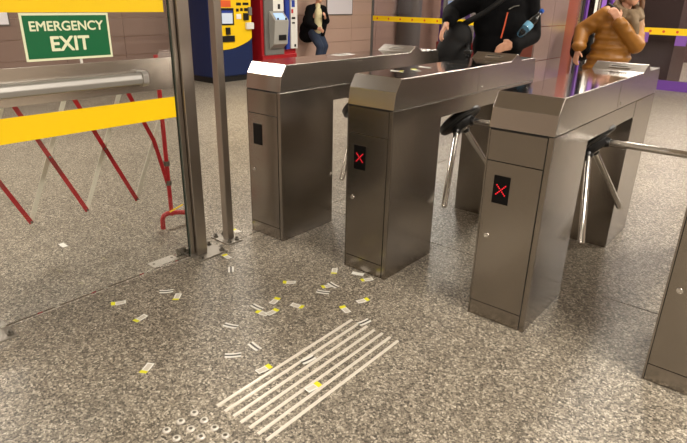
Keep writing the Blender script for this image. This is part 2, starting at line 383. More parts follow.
# ------------------------------------------------------------------ turnstiles
W, LB, HC = .266, .438, .857
R0, LT = 1.20, 1.6175
HUB = Vector((.168, .818, .698)); ARM_L = .563
def make_turnstile(cross=True):
    t = empty('turnstile', (0, 0, 0))
    S = M['steel']
    # pedestals: side plates with a recessed front
    b = MB().box(0, W, .006, LB, .0, HC)
    b.box(0, .007, 0, .006, 0, HC).box(W-.021, W, 0, .006, 0, HC)
    b.build('front_pedestal', S, t, bevel=.0015, smooth=30)
    MB().box(.007, W-.021, .003, .0061, .002, HC-.001).build('front_recess', M['dark_gap'], t)
    MB().box(.0095, W-.0245, -.001, .0045, .729, HC-.004).build('upper_panel', S, t, bevel=.001, smooth=30)
    MB().box(.0095, W-.0245, -.001, .0045, .003, .073).build('kick_plate', S, t, bevel=.001, smooth=30)
    d = MB().box(.0095, W-.0245, -.002, .0045, .0765, .7255).build('door', S, t, bevel=.001, smooth=30)
    k = MB().lathe((.046, -.0015, .399), (0, -1, 0), [(0, .011), (.004, .011), (.0055, .009), (.0055, .0062), (.003, .006)], 20)
    k.box(.045, .047, -.008, -.004, .394, .404)
    k.build('lock', M['steel_bright'], d, smooth=40)
    ds = MB().box(.049, .120, -.0045, -.0015, .551, .671).build('display', M['display'], t, bevel=.001)
    if cross:
        x = MB(); c = (.0845, .611); n = 7
        for i in range(n):
            for s in (1, -1):
                if s == -1 and i == n//2: continue
                q = (i-(n-1)/2)
                cxx, czz = c[0]+q*.0062, c[1]+s*q*.0066
                x.cyl((cxx, -.0044, czz), (cxx, -.0062, czz), .0026, seg=8)
        x.build('red_cross', M['red_led'], ds)
    MB().box(0, W, R0, LT, 0, HC).build('rear_pedestal', S, t, bevel=.003, smooth=30)
    MB().box(.004, W-.001, LB, R0, .772, HC).build('bridge', S, t, bevel=.001, smooth=30)
    MB().box(.004, W-.004, .004, LT-.004, HC, HC+.004).build('shadow_gap', M['dark_gap'], t)
    z0 = HC+.0035; ys = .8165
    MB().prism([(0, z0), (.011, .941), (.05, 1.0), (ys-.001, 1.0), (ys-.001, z0)], 'x', -.001, W+.001).build('front_cover', M['steel_top'], t, bevel=.0025, smooth=25)
    MB().prism([(ys+.001, z0), (ys+.001, 1.0), (1.228, 1.0), (1.300, 1.037), (1.322, 1.037), (1.378, 1.0), (1.602, 1.0), (1.628, z0)], 'x', -.001, W+.001).build('rear_cover', M['steel_top'], t, bevel=.002, smooth=25)
    MB().box(.004, W-.004, .058, ys-.004, .9995, 1.0008).build('top_plate', M['steel_mirror'], t)
    MB().box(.004, W-.004, ys+.004, 1.222, .9995, 1.0008).build('top_plate', M['steel_mirror'], t)
    MB().cyl((W, .872, .884), (W+.005, .872, .884), .006, seg=14).build('cover_lock', M['steel_bright'], t, smooth=40)
    # ticket slot on the raised hood (tilted face)
    n = Vector((0, -.037, .072)).normalized(); u = Vector((0, .072, .037)).normalized(); cc = Vector((W*.5, 1.264, 1.0185))
    def P(x, v, h): return cc + Vector((x, 0, 0)) + u*v + n*h
    m_ = MB(); vs = [P(a, b_, h) for h in (.0002, .003) for a, b_ in ((-.055, -.013), (.055, -.013), (.055, .013), (-.055, .013))]
    m_.add(vs, [(3,2,1,0),(4,5,6,7),(0,1,5,4),(1,2,6,5),(2,3,7,6),(3,0,4,7)])
    sl = m_.build('ticket_slot', M['steel_bright'], t)
    m_ = MB(); vs = [P(a, b_, h) for h in (.0031, .0036) for a, b_ in ((-.042, -.003), (.042, -.003), (.042, .003), (-.042, .003))]
    m_.add(vs, [(3,2,1,0),(4,5,6,7),(0,1,5,4),(1,2,6,5),(2,3,7,6),(3,0,4,7)]); m_.build('slot_opening', M['dark_gap'], sl)
    # tripod head
    tilt = .7854; ax = Vector((math.cos(tilt), 0, -math.sin(tilt))); e1 = Vector((math.sin(tilt), 0, math.cos(tilt))); e2 = Vector((0, 1, 0))
    hb = MB().lathe(HUB - ax*.022, ax, [(0, .100), (.012, .130), (.040, .134), (.050, .124), (.056, .074), (.080, .066), (.092, .050)], 32)
    hb.box(.06, W-.02, HUB.y-.085, HUB.y+.085, .735, .775)
    h = hb.build('tripod_hub', M['black_plastic'], t, smooth=35)
    MB().lathe(HUB + ax*.069, ax, [(0, .028), (.004, .026)], 20).build('hub_badge', M['steel_bright'], h, smooth=35)
    for k in range(3):
        a = .014 + k*2*math.pi/3
        dv = ax*math.cos(math.pi/4) + (e1*math.cos(a) + e2*math.sin(a))*math.sin(math.pi/4)
        ar = MB().lathe(HUB + dv*.045, dv, [(0, .0165), (ARM_L-.055, .0165), (ARM_L-.048, .014), (ARM_L-.045, .006)], 16).build('tripod_arm', M['steel_bright'], t, smooth=40)
        MB().lathe(HUB + dv*.045, dv, [(0, .026), (.04, .026), (.055, .02)], 16).build('arm_socket', M['black_plastic'], ar, smooth=40)
    return t
T = [(-2.417, 2.085), (-1.690, 2.090), (-.957, 2.096), (-.218, 2.098)]
t0 = make_turnstile(True)
ts = [t0] + [copy_tree(t0) for _ in range(3)]
labels = ['steel turnstile nearest the glass gate, its black display blank',
          'steel turnstile with red cross display, second from the glass gate',
          'steel turnstile with red cross display, in front of the person in mustard coat',
          'steel turnstile cut off by the right edge of the picture']
for o, (x, y), lb in zip(ts, T, labels):
    o.location = (x, y, 0); tag(o, lb, 'turnstile', 'row of tripod turnstiles')
def drop_cross(root):
    for c in list(root.children):
        if c.name.startswith('display'):
            for d in list(c.children): bpy.data.objects.remove(d)
drop_cross(ts[0])
# printed sticker on the first turnstile's cover
st = MB().box(.05, .12, .66, .82, 1.0009, 1.0017).build('sticker', M['paper'], ts[0])
q = MB()
for j in range(4): q.box(.062+.013*j, .069+.013*j, .675, .79-.02*(j % 2), 1.0018, 1.0021)
q.build('sticker_print', M['grey_dark'], st)

# ------------------------------------------------------------------ posts
def post(x, y, s, px0, px1, py0, py1, label):
    t = empty('steel_post', (x, y, 0), label=label, cat='post')
    MB().box(-s/2, s/2, -s/2, s/2, .008, 2.15).build('shaft', M['steel_post'], t, bevel=.004, smooth=30)
    MB().box(px0-x, px1-x, py0-y, py1-y, 0, .008).build('base_plate', M['base_steel'], t, bevel=.0015)
    for bx in (px0-x+.022, px1-x-.022):
        for by in (py0-y+.022, py1-y-.022):
            bo = MB().lathe((bx, by, .008), (0, 0, 1), [(0, .0135), (.009, .0135), (.0095, .008), (.018, .008), (.021, .005)], 6)
            bo.build('bolt', M['galv'], t)
    MB().box(-s/2-.002, s/2+.002, -s/2-.002, s/2+.002, 2.15, 2.16).build('cap', M['steel_post'], t)
    return t
p1 = post(-2.374, 1.656, .068, -2.442, -2.283, 1.597, 1.782, 'thick square steel post at the latch edge of the glass gate')
p2 = post(-2.412, 1.896, .046, -2.503, -2.338, 1.836, 1.936, 'thin square steel post between the glass gate and the turnstiles')
p3 = post(-2.375, .555, .062, -2.455, -2.272, .46, .672, 'steel post at the hinge edge of the gate, base plate at left picture edge')
# floor clip and floor plate under the gate's latch edge
fc = empty('floor_clip', (-2.43, 1.56, 0), label='small bent steel clip standing on the floor beside the thick post', cat='clip')
MB().box(-.006, .0, -.01, .055, 0, .045).build('upright', M['steel_bright'], fc); MB().box(-.03, .0, -.01, .055, 0, .004).build('foot', M['steel_bright'], fc)
fp = empty('floor_closer_plate', (-2.44, 1.47, 0), label='flat shiny steel cover plate on the floor under the gate', cat='plate')
MB().box(-.03, .035, -.075, .075, 0, .004).build('cover', M['stud'], fp, bevel=.001)
for yy in (-.055, .055): MB().cyl((0, yy, .004), (0, yy, .0055), .007, seg=12).build('screw', M['galv'], fp)

# ------------------------------------------------------------------ glass gate
GX = -2.37
gt = empty('emergency_gate', (GX, 1.1, 0), label='clear glass emergency exit gate with yellow stripes, green sign and push bar', cat='gate')
def gy(a): return a-1.1
MB().box(-.006, .006, gy(.64), gy(1.592), .012, 1.95).build('glass_panel', M['glass'], gt)
MB().box(-.0062, .0062, gy(1.592), gy(1.594), .012, 1.95).build('glass_edge', M['glass_edge'], gt)
MB().box(-.014, .014, gy(1.5945), gy(1.619), .02, 1.95).build('edge_profile', M['steel_post'], gt, bevel=.002)
MB().box(.0065, .0085, gy(.64), gy(1.582), .773, .872).build('safety_stripe', M['yellow'], gt)
MB().box(.0065, .0085, gy(.64), gy(1.565), 1.2555, 1.37).build('safety_stripe', M['yellow'], gt)
MB().box(.007, .011, gy(.64), gy(1.580), .912, 1.057).build('push_plate', M['plate_steel'], gt, bevel=.001)
pb = MB().prism([(.045, .950), (.058, .956), (.064, .976), (.058, .996), (.045, 1.003), (.022, 1.0), (.022, .953)], 'y', gy(.66), gy(1.392)).build('push_bar', M['bar_alu'], gt, bevel=.003, smooth=40)
for a in (1.392, .64):
    MB().prism([(.011, .944), (.052, .944), (.066, .958), (.066, .995), (.052, 1.009), (.011, 1.009)], 'y', gy(a), gy(a+.03)).build('end_cap', M['bar_alu'], pb, bevel=.004, smooth=40)
for yy in (.625, 1.0):
    pass
for zz in (.25, 1.75):
    MB().box(-.02, .02, gy(.595), gy(.68), zz-.06, zz+.06).build('hinge', M['steel_bright'], gt, bevel=.003)
# sign
sy0, sy1, sz0, sz1 = gy(.934), gy(1.289), 1.0755, 1.2535
sg = MB().box(.012, .015, sy0, sy1, sz0, sz1).build('exit_sign', M['sign_cream'], gt)
MB().box(.0151, .0156, sy0+.009, sy1-.009, sz0+.009, sz1-.009).build('green_field', M['sign_green'], sg)
MB().box(.0065, .012, gy(1.145), gy(1.155), 1.057, 1.09).build('sign_bracket', M['white_enamel'], gt)
def text(s, y0, y1, z0, z1, x, mat, parent, name, bold=.014):
    cu = bpy.data.curves.new(name, 'FONT'); cu.body = s; cu.size = 1; cu.extrude = .0
    ob = bpy.data.objects.new(name, cu); col.objects.link(ob)
    dg = bpy.context.evaluated_depsgraph_get(); me = bpy.data.meshes.new_from_object(ob.evaluated_get(dg))
    bpy.data.objects.remove(ob)
    vx = [v.co.x for v in me.vertices]; vy = [v.co.y for v in me.vertices]
    ax_, bx_, ay_, by_ = min(vx), max(vx), min(vy), max(vy)
    bm = bmesh.new()
    for q_, (dx, dy) in enumerate(((-1, 0), (1, 0), (0, -1), (0, 1), (-.7, -.7), (.7, .7), (-.7, .7), (.7, -.7))):
        m2 = me.copy(); m2.transform(Matrix.Translation((dx*bold, dy*bold, q_*.00004))); bm.from_mesh(m2); bpy.data.meshes.remove(m2)
    bm.to_mesh(me); bm.free(); ax_ -= bold; bx_ += bold; ay_ -= bold; by_ += bold
    for v in me.vertices:
        v.co = Vector((x+v.co.z, y0+(v.co.x-ax_)/(bx_-ax_)*(y1-y0), z0+(v.co.y-ay_)/(by_-ay_)*(z1-z0)))
    me.materials.clear(); me.materials.append(mat); me.name = name
    o = bpy.data.objects.new(name, me); col.objects.link(o); o.parent = parent; return o
sw, sh = sy1-sy0, sz1-sz0
text('EMERGENCY', sy0+.085*sw, sy0+.925*sw, sz1-.375*sh, sz1-.165*sh, .0159, M['sign_cream'], sg, 'lettering_emergency', .024)
text('EXIT', sy0+.285*sw, sy0+.735*sw, sz1-.805*sh, sz1-.485*sh, .0159, M['sign_cream'], sg, 'lettering_exit', .030)

# ------------------------------------------------------------------ folding lattice barrier behind the gate
lb = empty('lattice_barrier', (-2.83, 1.80, 0), label='folding red and white lattice barrier standing behind the glass gate', cat='barrier')
def lx(y): return -2.83 - (1.80-y)*.14        # plan line of the lattice
def LP(y, z, off=0): return Vector((lx(y)+off+2.83, y-1.80, z))
def flat_bar(p0, p1, wd=.022, tk=.006):
    d = (p1-p0).normalized(); nx = Vector((1, -.14, 0)).normalized(); s = d.cross(nx).normalized()
    vs = []
    for h in (-tk/2, tk/2):
        for e, sg_ in ((p0,-1),(p0,1),(p1,1),(p1,-1)): vs.append(e + s*(sg_*wd/2) + nx*h)
    return MB().add(vs, [(3,2,1,0),(4,5,6,7),(0,1,5,4),(1,2,6,5),(2,3,7,6),(3,0,4,7)])
st_ = .2785
for k in range(-4, 3):
    yb = 1.04 + st_*k
    p = LP(yb, .215, .006); e = LP(yb-st_, .875, .006)
    flat_bar(p, e).build('red_bar', M['red_paint'], lb)
    if k == 2: flat_bar(LP(yb, .215, -.004), LP(1.785, .655, -.004)).build('white_bar', M['white_bar'], lb)
    if k < 2:
        flat_bar(LP(yb, .215, -.004), LP(yb+st_, .875, -.004)).build('white_bar', M['white_bar'], lb)
    for yy, zz in ((yb, .222), (yb-st_/2, .545), (yb-st_, .868)):
        c = LP(yy, zz, -.012); MB().cyl(c, c+Vector((.026, 0, 0)), .006, seg=8).build('pivot_pin', M['galv'], lb)
flat_bar(LP(1.735, .545, .006), LP(1.79, .28, .006)).build('red_bar', M['red_paint'], lb)
flat_bar(LP(1.60, .875, .006), LP(1.735, .545, .006)).build('red_bar', M['red_paint'], lb)
MB().cyl((0, 0, .07), (0, 0, 1.02), .013, seg=12).build('upright_tube', M['red_paint'], lb, smooth=40)
MB().tube([(0, 0, .085), (0, .05, .075), (0, .10, .06), (0, .14, .045), (0, .15, .0)], .015).build('foot', M['red_paint'], lb, smooth=50)
for s in (1,):
    MB().tube([(0, 0, .085), (.0, -.03*s, .088), (.0, -.055*s, .082), (.0, -.066*s, .06), (0, -.068*s, .0)], .015).build('foot', M['red_paint'], lb, smooth=50)
MB().tube([(.014, -.02, .10), (.02, .03, .115), (.02, .07, .125)], .005, seg=6).build('yellow_reflection', M['yellow'], lb)  # thin yellow tube drawn in place of a reflection by the gate post
for z in (.28, .40, .86): MB().cyl((0, 0, z-.014), (0, 0, z+.014), .019, seg=12).build('clamp', M['galv'], lb, smooth=40)

# ------------------------------------------------------------------ tactile floor strips and studs
for i in range(7):
    x = -1.312 + i*.0414
    nm = ['leftmost', 'second from left', 'third from left', 'middle', 'third from right', 'second from right', 'rightmost'][i]
    r = random.uniform(-.003, .003)
    o = MB().prism([(-.0068, 0), (.0068, 0), (.0048, .004), (-.0048, .004)], 'y', -.375, .375).build('tactile_strip', M['strip'], loc=(x, 1.313+r, 0))
    tag(o, f'pale metal tactile strip fixed to the floor, {nm} of seven', 'tactile strip', 'tactile guide strips on the floor')
sp = .0545
smesh = MB().lathe((0, 0, 0), (0, 0, 1), [(0, .0145), (.003, .0135), (.0055, .0105), (.006, .0085), (.0045, .0065), (.0042, .002)], 18).mesh('floor_stud'); smesh.materials.append(M['stud']); smesh.materials.append(M['galv'])
for p in smesh.polygons:
    if p.center.z > .002 and math.hypot(p.center.x, p.center.y) < .0062: p.material_index = 1  # grey centre paints the shade inside the stud's bright ring
smesh.polygons.foreach_set('use_smooth', [True]*len(smesh.polygons)); smesh.set_sharp_from_angle(angle=.9)
for i in range(5):
    for k in range(3):
        o = bpy.data.objects.new('floor_stud', smesh); col.objects.link(o); o.location = (-1.343+sp*i, .864-sp*k, 0)
        tag(o, f"round steel tactile stud, {['row nearest the strips', 'middle row', 'row farthest from the strips'][k]}, {['first', 'second', 'third', 'fourth', 'fifth'][i]} from left", 'stud', 'tactile studs on the floor')

# ------------------------------------------------------------------ dropped tickets
TK = [(-1.767,1.751,-138,'f','left of the overlapping pair'),
 (-1.688,1.574,105,'f','upright, just above the pair that forms a V'),
 (-1.704,1.478,-178,'b','touching the left ticket of the V-shaped pair'),
 (-1.651,1.461,-171,'f','left arm of the V-shaped pair'),
 (-1.620,1.493,90,'f','right arm of the V-shaped pair'),
 (-1.577,1.612,14,'f','right of the V-shaped pair'),
 (-1.575,1.789,-154,'b','just below the overlapping pair'),
 (-1.598,1.849,-117,'f','lower of the overlapping pair'),
 (-1.580,1.871,171,'b','on top of the overlapping pair'),
 (-1.678,1.995,-56,'f','left of the second turnstile base'),
 (-1.569,2.056,-160,'w','against the second turnstile base, left of another'),
 (-1.494,2.035,-122,'f','at the second turnstile base corner'),
 (-1.379,1.853,71,'f','right end of the scatter'),
 (-1.391,1.735,159,'f','just above the upper ends of the strips'),
 (-1.254,1.700,-101,'b','lying on the upper ends of the strips'),
 (-2.211,1.082,-120,'f','farthest left on this side of the gate'),
 (-2.142,1.291,-128,'b','left of a yellow-ended one near the gate'),
 (-2.058,1.293,-50,'f','right of a two-striped one, near the gate'),
 (-2.018,1.075,-80,'f','alone, below the pair near the gate'),
 (-1.675,1.299,-158,'b','alone, above another two-striped one'),
 (-1.501,1.166,-132,'b','alone, level, left of the upper strips'),
 (-1.682,0.895,-62,'f','lowest and alone on the left'),
 (-1.481,1.263,173,'b','slanting down to the right, left of the strips'),
 (-1.341,1.184,82,'f','touching the leftmost strip'),
 (-1.252,1.336,-99,'b','lying on the second and third strips'),
 (-1.125,1.227,83,'f','lying across the strips at right'),
 (-2.232,1.735,170,'f','at the base plate corner of the thick post'),
 (-2.475,2.008,179,'f','behind the base plate of the thin post'),
 (-2.092,1.647,140,'b','small, right of the thick post'),
 (-3.029,1.215,177,'w','alone behind the glass gate'),
 (-2.00,2.93,-114,'f','far, on the floor between the first two turnstiles'),
 (-1.95,2.78,-168,'w','between the first two turnstiles, nearer one')]
KD = {'f': 'white paper ticket with yellow end', 'b': 'white ticket with dark magnetic stripe up', 'w': 'plain white ticket'}
def ticket(mb_root_name, x, y, z, ang, kind, label):
    L_, W_ = .064, .030
    t = empty('paper_ticket', (x, y, z), label=label, cat='ticket', group='tickets dropped on the floor')
    t.rotation_euler = (0, 0, math.radians(ang))
    h = .0012
    # slightly curled card: +x end carries the yellow print
    def sheet(x0, x1, y0, y1, z0, n=5, th_=.0007):
        m_ = MB(); vs = []; fs = []
        for i in range(n+1):
            xx = x0+(x1-x0)*i/n; zz = z0 + .0022*(2*xx/L_)**2
            vs += [(xx, y0, zz), (xx, y1, zz), (xx, y0, zz+th_), (xx, y1, zz+th_)]
        for i in range(n):
            a = 4*i; b = a+4
            fs += [(a,a+1,b+1,b), (a+2,b+2,b+3,a+3), (a,b,b+2,a+2), (a+1,a+3,b+3,b+1)]
        fs += [(0,2,3,1), (4*n,4*n+1,4*n+3,4*n+2)]
        return m_.add(vs, fs)
    if kind == 'f':
        sheet(-L_/2, L_/2, -W_/2, W_/2, .0002).build('card', M['paper'], t)
        sheet(L_/2-.018, L_/2, -W_/2, W_/2, .001, 2, .0003).build('yellow_end', M['ticket_yellow'], t)
        sheet(-L_/2+.006, L_/2-.022, -W_/2+.006, W_/2-.006, .001, 3, .0002).build('grey_print', M['ticket_grey'], t)
    elif kind == 'b':
        sheet(-L_/2, L_/2, -W_/2, W_/2, .0002).build('card', M['paper'], t)
        sheet(-L_/2, L_/2, -.0045, .0045, .001, 5, .0003).build('magnetic_stripe', M['magstripe'], t)
    else:
        sheet(-L_/2, L_/2, -W_/2, W_/2, .0002).build('card', M['paper'], t)
    return t
for i, (x, y, a, k, where) in enumerate(TK):
    z = .0045 if where.startswith('lying') else 0
    if 'on top' in where: z = .0035
    if 'touching' in where and 'leftmost' in where: z = .004
    if 'right arm' in where: z = .0032
    if 'touching the left' in where: z = .0022
    ticket('t', x, y, z, a, k, f'{KD[k]}, {where}')
for (x, y, a, k, lb_) in ((-1.60, 2.36, 20, 'f', 'white and yellow ticket lying on the second turnstile cover, nearest its front'),
                         (-1.56, 2.47, 150, 'f', 'white and yellow ticket lying on the second turnstile cover, behind another'),
                         (-1.60, 2.62, 5, 'w', 'plain white ticket lying alone on the second turnstile cover')):
    ticket('t', x, y, 1.001, a, k, lb_)

# ------------------------------------------------------------------ ticket machines on the left wall
MX = -7.518
def fr(px0, py0, px1, py1, X=MX):
    a = on_x(px0, py0, X); b = on_x(px1, py1, X); return a.y, b.y, b.z, a.z
tm1 = empty('ticket_machine', (MX, 5.78, 0), label='navy blue ticket machine with curved yellow front panel', cat='ticket machine')
oy = 5.78
MB().box(-.62, 0, 0, .89, .09, 1.95).build('cabinet', M['navy'], tm1, bevel=.02, smooth=30)
MB().box(-.60, -.03, .03, .86, 0, .09).build('plinth', M['black_plastic'], tm1)
# yellow panel with a curved lower edge
poly = [(.02, 1.90), (.87, 1.90)]
for i in range(15):
    u = i/14; yy = .87 - .85*u; poly.append((yy, .72 - .20*math.sin(math.pi*(.08+.60*u))/1.0 + (.02 if i == 0 else 0)))
MB().prism(poly, 'x', .0, .012).build('yellow_panel', M['yellow_panel'], tm1, bevel=.002)
def onface(parent, name, mat, px0, py0, px1, py1, h0=.012, h1=.022, X=MX, base=5.78, bevel=.003):
    a, b, z0, z1 = fr(px0, py0, px1, py1, X)
    return MB().box(h0, h1, a-base, b-base, z0, z1).build(name, mat, parent, bevel=bevel)
sc = onface(tm1, 'screen_bezel', M['black_plastic'], 219, 8, 233.5, 25)
onface(sc, 'screen', M['screen_grey'], 220.5, 10.5, 232, 23.5, .022, .024)
onface(sc, 'screen_banner', M['blue_stripe'], 220.5, 10.5, 232, 13, .024, .0245, bevel=0)
onface(tm1, 'orange_banner', M['orange'], 219, 0, 230, 7)
onface(tm1, 'card_slot', M['black_plastic'], 225, 27.5, 229.5, 34.5, .012, .035)
onface(tm1, 'output_tray', M['black_plastic'], 221, 36, 234, 41.5, .012, .03)
onface(tm1, 'coin_slot', M['black_plastic'], 235.5, 8.5, 238, 11.5)
onface(tm1, 'coin_slot', M['black_plastic'], 239.5, 8, 242, 11)
onface(tm1, 'coin_slot', M['black_plastic'], 243.5, 8, 247, 11)
onface(tm1, 'notice', M['paper'], 235.5, 14, 240.5, 19)
onface(tm1, 'banknote_slot', M['black_plastic'], 242.5, 13, 247, 20, .012, .05)
onface(tm1, 'speaker_bezel', M['grey_dark'], 247, 7, 250.5, 15, .012, .04)
onface(tm1, 'payment_terminal', M['white_enamel'], 244.5, 22.5, 252, 29, .012, .06, bevel=.01)
onface(tm1, 'printed_line', M['black_plastic'], 235.5, 2.5, 240.5, 5.5, .012, .0128, bevel=0)
onface(tm1, 'printed_line', M['black_plastic'], 242, 2.5, 248, 5.2, .012, .0128, bevel=0)
oy2 = 6.895
tm2 = empty('ticket_machine', (MX, oy2, 0), label='grey ticket machine in a red housing with blue stripe', cat='ticket machine')
MB().box(-.60, -.02, 0, .85, .36, 2.05).build('housing', M['maroon'], tm2, bevel=.012, smooth=30)
MB().box(-.60, -.0, 0, .86, 0, .38).build('plinth', M['maroon'], tm2, bevel=.012, smooth=30)
def f2(name, mat, px0, py0, px1, py1, h0, h1, bevel=.004, parent=None): return onface(parent or tm2, name, mat, px0, py0, px1, py1, h0, h1, MX, oy2, bevel)
f2('grey_front', M['grey_dark'], 263, -20, 284, 54, -.02, .01)
a, b, z0, z1 = fr(268.5, 13, 283, 45)
cs = MB().prism([(0, z0-.06), (.12, z0+.03), (.16, z1-.12), (.02, z1+.03), (0, z1+.03)], 'y', a-oy2, b-oy2).build('console', M['grey_enamel'], tm2, bevel=.006, smooth=30)
f2('banknote_slot', M['black_plastic'], 273.5, 34.5, 281, 39.5, .135, .145, parent=cs)
f2('button', M['black_plastic'], 271, 17.5, 272.5, 19.5, .15, .163, parent=cs)
f2('button', M['black_plastic'], 279, 17.5, 280.5, 19.5, .15, .163, parent=cs)
# tilted screen on the console's upper slope
sa, sb = a-oy2+.05, b-oy2-.05
MB().add([(.150+.004, sa, z1-.105+.004), (.150+.004, sb, z1-.105+.004), (.055+.004, sb, z1-.003+.004), (.055+.004, sa, z1-.003+.004),
          (.145, sa, z1-.109), (.145, sb, z1-.109), (.05, sb, z1-.007), (.05, sa, z1-.007)],
         [(0,1,2,3),(7,6,5,4),(0,4,5,1),(1,5,6,2),(2,6,7,3),(3,7,4,0)]).build('screen', M['screen'], cs)
f2('notice', M['paper'], 272, -14, 283, 11, .01, .016)
f2('notice_icon', M['black_plastic'], 277, 4, 279.5, 9, .016, .0175, bevel=0)
f2('blue_stripe', M['blue_stripe'], 284, -20, 289, 49, -.02, .03)
f2('white_panel', M['white_enamel'], 289.2, -20, 296.5, 48, -.02, .03)
f2('picture', M['blue_stripe'], 290.3, 0, 293.5, 7, .03, .033, bevel=0)
f2('red_square', M['red_paint'], 290, 9, 292, 13, .03, .033, bevel=0)
f2('coin_slot', M['black_plastic'], 290.5, 17, 294, 19, .03, .036, bevel=0)
f2('coin_slot', M['black_plastic'], 291, 22, 293.5, 23.5, .03, .036, bevel=0)
f2('return_tray', M['black_plastic'], 293.2, 44, 294.8, 46.5, .03, .036, bevel=0)

# posters on the left wall
def poster(px0, py0, px1, py1, label):
    a, b, z0, z1 = fr(px0, py0, px1, py1, X0+.02)
    t = empty('wall_poster', (X0, (a+b)/2, z0), label=label, cat='poster'); hw = (b-a)/2
    MB().box(.001, .02, -hw, hw, 0, z1-z0).build('frame', M['poster_frame'], t, bevel=.003)
    MB().box(.02, .022, -hw+.02, hw-.02, .02, z1-z0-.02).build('sheet', M['poster'], t)
poster(327, -24, 352.5, 15, 'white framed poster on the pink tiled wall')
poster(-30, 8, 11, 26, 'white framed notice seen through the glass gate at left')

# ------------------------------------------------------------------ hall behind the partition
k1 = empty('ticket_machine', (-7.35, 13.3, 0), label='purple and white ticket machine behind the glass partition', cat='ticket machine')
MB().box(-.4, .4, 0, .6, .35, 1.95).build('cabinet', M['white_enamel'], k1, bevel=.02)
MB().box(-.45, .45, -.06, .62, 0, .36).build('plinth', M['maroon'], k1, bevel=.01)
MB().box(-.42, -.30, -.02, .0, .36, 1.95).build('purple_stripe', M['purple'], k1)
MB().box(.30, .42, -.02, .0, .36, 1.95).build('purple_stripe', M['purple'], k1)
MB().box(-.2, .2, -.05, .0, 1.0, 1.35).build('screen', M['screen'], k1)
MB().box(-.14, .1, -.05, .0, .62, .8).build('output_tray', M['grey_dark'], k1, bevel=.01)
MB().box(-.25, .25, -.03, .0, 1.45, 1.8).build('notice', M['blue_stripe'], k1)
k2 = copy_tree(k1); k2.location = (-6.35, 13.3, 0); k2['label'] = 'purple and white ticket machine behind the black bag and the glass partition'
colm = empty('column', (-8.0, 12.2, 0), label='grey column behind the glass partition', cat='column')
MB().cyl((.0, 0, .1), (0, 0, CEIL-.1), .3, seg=28).build('shaft', M['grey_dark'], colm, smooth=40)
MB().cyl((0, 0, 0), (0, 0, .1), .34, seg=28).build('base', M['grey_dark'], colm, smooth=40)
MB().cyl((0, 0, CEIL-.1), (0, 0, CEIL), .34, seg=28).build('capital', M['grey_dark'], colm, smooth=40)

# ------------------------------------------------------------------ people
RH = Vector((.776, .631, 0)).normalized(); FH = Vector((-.631, .776, 0)).normalized(); ZU = Vector((0, 0, 1))
class Blob:
    """overlapping volumes fused into one continuous surface by a voxel remesh"""
    def __init__(s, fr): s.mb = MB(); s.fr = fr
    def P(s, p):
        o, r, f = s.fr; return o + r*p[0] + f*p[1] + ZU*p[2]
    def ell(s, c, rx, ry, rz, tiltx=0):
        o, r, f = s.fr
        up = (ZU + r*tiltx).normalized(); rr = (r - up*r.dot(up)).normalized(); ff = up.cross(rr)
        s.mb.ball(s.P(c), rx, ry, rz, (rr, ff, up), 20, 14); return s
    def chain(s, pts, step=.35):
        for (p, ra), (q, rb) in zip(pts[:-1], pts[1:]):
            a, b = s.P(p), s.P(q); n = max(2, int((b-a).length/(min(ra, rb)*step)))
            n = min(n, 26)
            for i in range(n+1):
                t = i/n; s.mb.ball(a.lerp(b, t), ra+(rb-ra)*t, seg=12, rings=8)
        return s
    def build(s, name, mat, parent, voxel, smooth=4):
        me = s.mb.mesh(name); o = bpy.data.objects.new(name, me); col.objects.link(o)
        r = o.modifiers.new('r', 'REMESH'); r.mode = 'VOXEL'; r.voxel_size = voxel
        k = o.modifiers.new('s', 'SMOOTH'); k.factor = .5; k.iterations = smooth
        dg = bpy.context.evaluated_depsgraph_get(); m2 = bpy.data.meshes.new_from_object(o.evaluated_get(dg))
        bpy.data.objects.remove(o); bpy.data.meshes.remove(me)
        m2.polygons.foreach_set('use_smooth', [True]*len(m2.polygons)); m2.materials.clear(); m2.materials.append(mat)
        m2.transform(Matrix.Translation(-parent.location)); m2.name = name
        o = bpy.data.objects.new(name, m2); col.objects.link(o); o.parent = parent; return o
def V(*a): return Vector(a)
def hand(b, wrist, d, nrm, thumb, s=1.0, curl=.5):
    """palm and five fingers; d = finger direction, nrm = direction the fingers curl to, thumb = thumb side (local frame vectors)"""
    d = d.normalized(); th = (thumb - d*thumb.dot(d)).normalized(); nr = (nrm - d*nrm.dot(d)).normalized()
    pc = wrist + d*(.05*s)
    b.chain([(wrist, .024*s), (wrist+d*.02*s, .024*s)])
    for e in (-.022, -.007, .008, .023): b.chain([(wrist+d*.015*s+th*e*.8*s, .0145*s), (wrist+d*.08*s+th*e*s, .0125*s)])
    for e, L_ in ((-.029, .056), (-.010, .070), (.010, .075), (.029, .068)):
        p = wrist + d*.083*s + th*e*s; q = d; pts = [(p, .0092*s)]
        for j, fr_ in enumerate((.45, .3, .25)):
            an = curl*(.55+.35*j); q = (q*math.cos(an) + nr*math.sin(an)).normalized()
            nr2 = (nr*math.cos(an) - d*math.sin(an)); p = p + q*L_*fr_*s; pts.append((p, (.0088-.0008*j)*s))
        b.chain(pts, .6)
    p = wrist + d*.03*s + th*.026*s; q = (d*.6 + th*.75 + nr*.25).normalized()
    p2 = p + q*.032*s; p3 = p2 + (q*.6+d*.6+nr*.25).normalized()*.028*s
    b.chain([(p, .0135*s), (p2, .0110*s), (p3, .0088*s)], .6)
